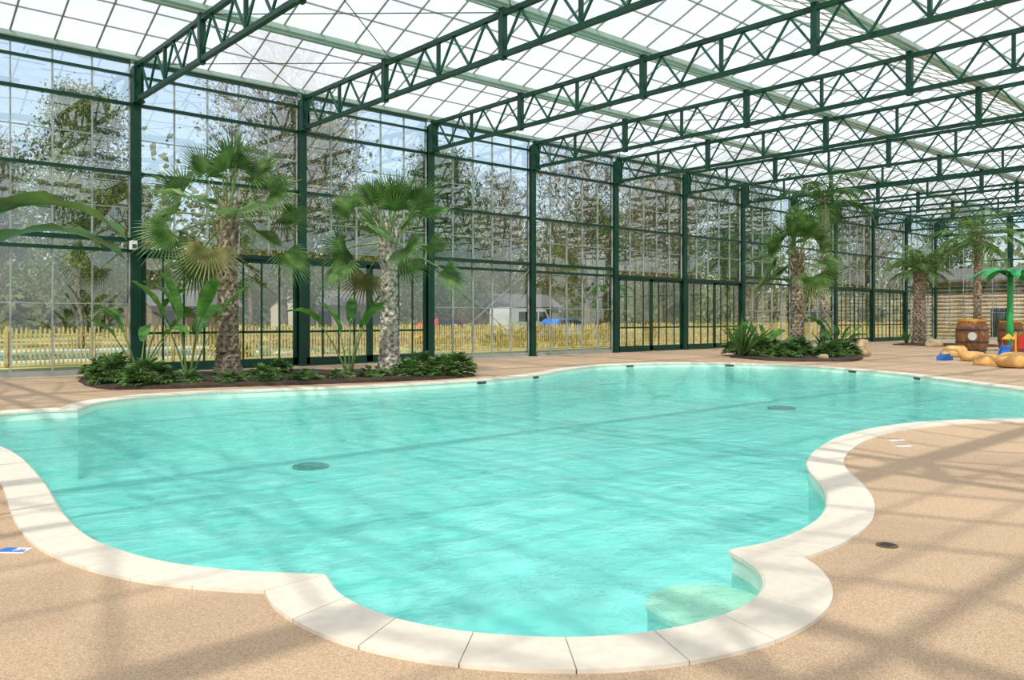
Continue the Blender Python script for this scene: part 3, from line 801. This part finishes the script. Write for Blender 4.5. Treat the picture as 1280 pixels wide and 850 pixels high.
while len(spots)<56 and tries<12000:
    tries+=1
    y=rnd.uniform(42,80); x=rnd.uniform(-14,y*1.5+14)
    if x>92: continue
    if all((x-s[0])**2+(y-s[1])**2>60 for s in spots) and all((x-s[0])**2+(y-s[1])**2>60 for s in CH): spots.append((x,y,rnd.choice((0,2,2,1,3,2,4))))
for x,y,kk in spots:
    a,b,k=TR[kk]
    e=empty('tree',(x,y,-.02),LBL[k],'tree','trees in the park outside',rotz=rnd.uniform(0,6))
    s=rnd.uniform(.88,1.1); e.scale=(s,s,s)
    part('trunk',a,e); part('foliage',b,e)
mb=MB(); rnd=random.Random(5)
for i in range(44000):
    t=rnd.random()
    x=-60+t*200; y=89+rnd.uniform(0,12)
    z=abs(rnd.gauss(0,1))*(6.2+1.5*math.sin(x*.21)+math.sin(x*.67))+.2
    a=Vector((rnd.uniform(-1,1),rnd.uniform(-.4,.4),rnd.uniform(-1,1))).normalized(); b_=a.cross(Vector((0,1,0))).normalized(); s=rnd.uniform(.25,.6); c=Vector((x,y,z))
    mb.add([c-a*s,c-b_*s*.6,c+a*s,c+b_*s*.6],[(0,1,2,3)])
for i in range(14000):
    y=-60+rnd.random()*150; x=110+rnd.uniform(0,10); z=abs(rnd.gauss(0,1))*5+.2
    a=Vector((rnd.uniform(-.4,.4),rnd.uniform(-1,1),rnd.uniform(-1,1))).normalized(); b_=a.cross(Vector((1,0,0))).normalized(); s=rnd.uniform(.3,.7); c=Vector((x,y,z))
    mb.add([c-a*s,c-b_*s*.6,c+a*s,c+b_*s*.6],[(0,1,2,3)])
mb.obj('woodland',[M('woodland_leaf',(80,92,54),.8,.3,.5,rgb2=(124,126,82),transl=.3)],kind='stuff',label='distant belt of olive-green woodland around the park',category='woodland')
mb=MB()
for i in range(8000):
    x=12+rnd.random()*50; y=30.6+rnd.uniform(0,1.3); z=rnd.uniform(0,1.0)+.25*math.sin(x*1.3)
    a=Vector((rnd.uniform(-1,1),rnd.uniform(-1,1),rnd.uniform(-1,1))).normalized(); b_=a.cross(Vector((.2,1,.1))).normalized(); s=rnd.uniform(.06,.13); c=Vector((x,y,max(0,z)))
    mb.add([c-a*s,c-b_*s*.6,c+a*s,c+b_*s*.6],[(0,1,2,3)])
mb.obj('hedge',[M('hedge_leaf',(104,110,48),.8,.3,2,rgb2=(152,146,70),transl=.3)],kind='stuff',label='yellowish green clipped hedge behind the paling fence',category='hedge')
def chalet(loc,rotz,w,d,h,label,wall=CREAM):
    e=empty('chalet',loc,label,'chalet','holiday chalets outside',rotz=rotz)
    mb=MB(); mb.box((-w/2,-d/2,0),(w/2,d/2,h)); 
    mb.add([(-w/2,-d/2,h),(-w/2,d/2,h),(-w/2,0,h+.9)],[(0,1,2)]); mb.add([(w/2,-d/2,h),(w/2,d/2,h),(w/2,0,h+.9)],[(0,2,1)])
    mb.obj('wall_shell',[wall],e)
    mb=MB(); 
    for s in (-1,1):
        mb.add([(-w/2-.3,s*(d/2+.3),h-.1),(w/2+.3,s*(d/2+.3),h-.1),(w/2+.3,0,h+1),(-w/2-.3,0,h+1)],[(0,1,2,3)])
    mb.obj('roof',[ROOFT],e)
    for q in (-.3,.05,.33):
        mb=MB(); mb.box((q*w-.5,-d/2-.03,.9),(q*w+.5,-d/2+.02,2.0)); mb.obj('window',[DARKW],e)
WOODW=M('brown_cladding',(112,94,70),.8,.1,2)
chalet((29,52,0),.1,7,4.5,2.5,'cream holiday chalet with grey roof')
chalet((44,50,0),-.2,7,4.5,2.5,'brown-clad holiday chalet with grey roof',WOODW)
chalet((20,56,0),.1,6,4,2.4,'brown-clad holiday chalet with grey roof',WOODW)
def vehicle(name,loc,rotz,prof,glass,W,mat,label):
    e=empty(name,loc,label,name,rotz=rotz)
    mb=MB(); n=len(prof); vs=[(x,-W/2,z) for x,z in prof]+[(x,W/2,z) for x,z in prof]
    mb.add(vs,[tuple(range(n)),tuple(range(n,2*n))[::-1]]+[(i,(i+1)%n,n+(i+1)%n,n+i) for i in range(n)]); mb.obj('body',[mat],e)
    for gl in glass:
        for s in (-1,1):
            q=MB(); q.add([(x,s*(W/2+.01),z) for x,z in gl],[tuple(range(len(gl)))]); q.obj('side_window',[DARKW],e)
    L=max(p[0] for p in prof)
    for x in (L*.2,L*.8):
        for s in (-1,1):
            q=MB(); q.tube([(x,s*(W/2-.18),.33),(x,s*(W/2+.02),.33)],.33,16); q.obj('wheel',[RUBBER],e)
vehicle('van',(37.5,43.5,-.02),.1,[(0,.35),(5,.35),(5,1.0),(4.5,1.25),(3.9,2.2),(.05,2.3),(0,1.9)],[[(3.2,1.3),(4.3,1.3),(3.85,2.0),(3.2,2.0)],[(1.0,1.3),(3.0,1.3),(3.0,2.0),(1.0,2.0)]],1.9,VANW,'pale grey van parked beyond the fence')
CARP=[(0,.35),(4.2,.35),(4.2,.85),(3.1,.98),(2.5,1.48),(.9,1.5),(.1,1.0)]; CARG=[[(1.9,1.02),(2.9,1.02),(2.45,1.4),(1.9,1.42)],[(.5,1.02),(1.8,1.02),(1.8,1.42),(.95,1.42)]]
vehicle('car',(38,39.6,-.02),-.1,CARP,CARG,1.75,BLUE,'blue hatchback parked beyond the fence')
vehicle('car',(31,43.5,-.02),.2,CARP,CARG,1.75,RED,'red hatchback parked beyond the fence')
e=empty('log_building',(XE+10,16,0),'weathered brown log building with grey roof outside','log building')
mb=MB()
for k in range(15):
    z=.16+k*.31; mb.tube([(0,-13,z),(0,13.5,z)],.165,10)
    mb.tube([(0,13.3,z),(5,13.3,z)],.165,10)
mb.obj('log_wall',[LOG],e,smooth=True)
mb=MB(); mb.add([(-.9,-13.5,4.6),(-.9,14.2,4.6),(3.5,14.2,5.8),(3.5,-13.5,5.8)],[(0,1,2,3)]); mb.box((-.95,-13.5,4.5),(-.85,14.2,4.68)); mb.obj('roof',[ROOFT],e)
for y in (-6,-1.5,3):
    mb=MB(); mb.box((-.25,y-1.1,1.1),(-.1,y+1.1,2.4)); mb.obj('window',[DARKW],e)
mb=MB(); mb.box((-.25,6.0,0),(-.1,7.2,2.3)); mb.obj('door',[DARKW],e)

# ------------------------------------------------------------------ light
w=bpy.data.worlds.new('World'); scene.world=w; w.use_nodes=True; nt=w.node_tree; nt.nodes.clear()
out=nt.nodes.new('ShaderNodeOutputWorld'); bg=nt.nodes.new('ShaderNodeBackground'); sky=nt.nodes.new('ShaderNodeTexSky')
sky.sky_type='NISHITA'; sky.sun_disc=False; sky.sun_elevation=math.radians(48); sky.sun_rotation=math.radians(240); sky.air_density=1.0; sky.dust_density=2.0; sky.ozone_density=1.0
mx=nt.nodes.new('ShaderNodeMix'); mx.data_type='RGBA'; mx.inputs[0].default_value=.5
nt.links.new(sky.outputs[0],mx.inputs[6]); mx.inputs[7].default_value=(2.6,2.9,3.1,1)
nt.links.new(mx.outputs[2],bg.inputs[0]); bg.inputs[1].default_value=.26
nt.links.new(bg.outputs[0],out.inputs[0])
sd=bpy.data.lights.new('sun','SUN'); sd.energy=6.4; sd.angle=math.radians(.6); sd.color=(1,.96,.9)
so=bpy.data.objects.new('sun',sd); COL.objects.link(so)
v=Vector((-.72,-.45,.92)); so.rotation_euler=v.to_track_quat('Z','Y').to_euler(); so.location=(0,0,30)
try:
    scene.view_settings.view_transform='Standard'
except Exception: pass

# ------------------------------------------------------------------ camera
cd=bpy.data.cameras.new('camera'); cd.sensor_width=36; cd.lens=1017.5*36/1280; cd.shift_y=-27/1280; cd.clip_end=600; cd.clip_start=.05
co=bpy.data.objects.new('camera',cd); COL.objects.link(co); co.location=(0,0,1.5); co.rotation_euler=(pi/2,0,-math.atan2(.6646,.7472))
scene.camera=co
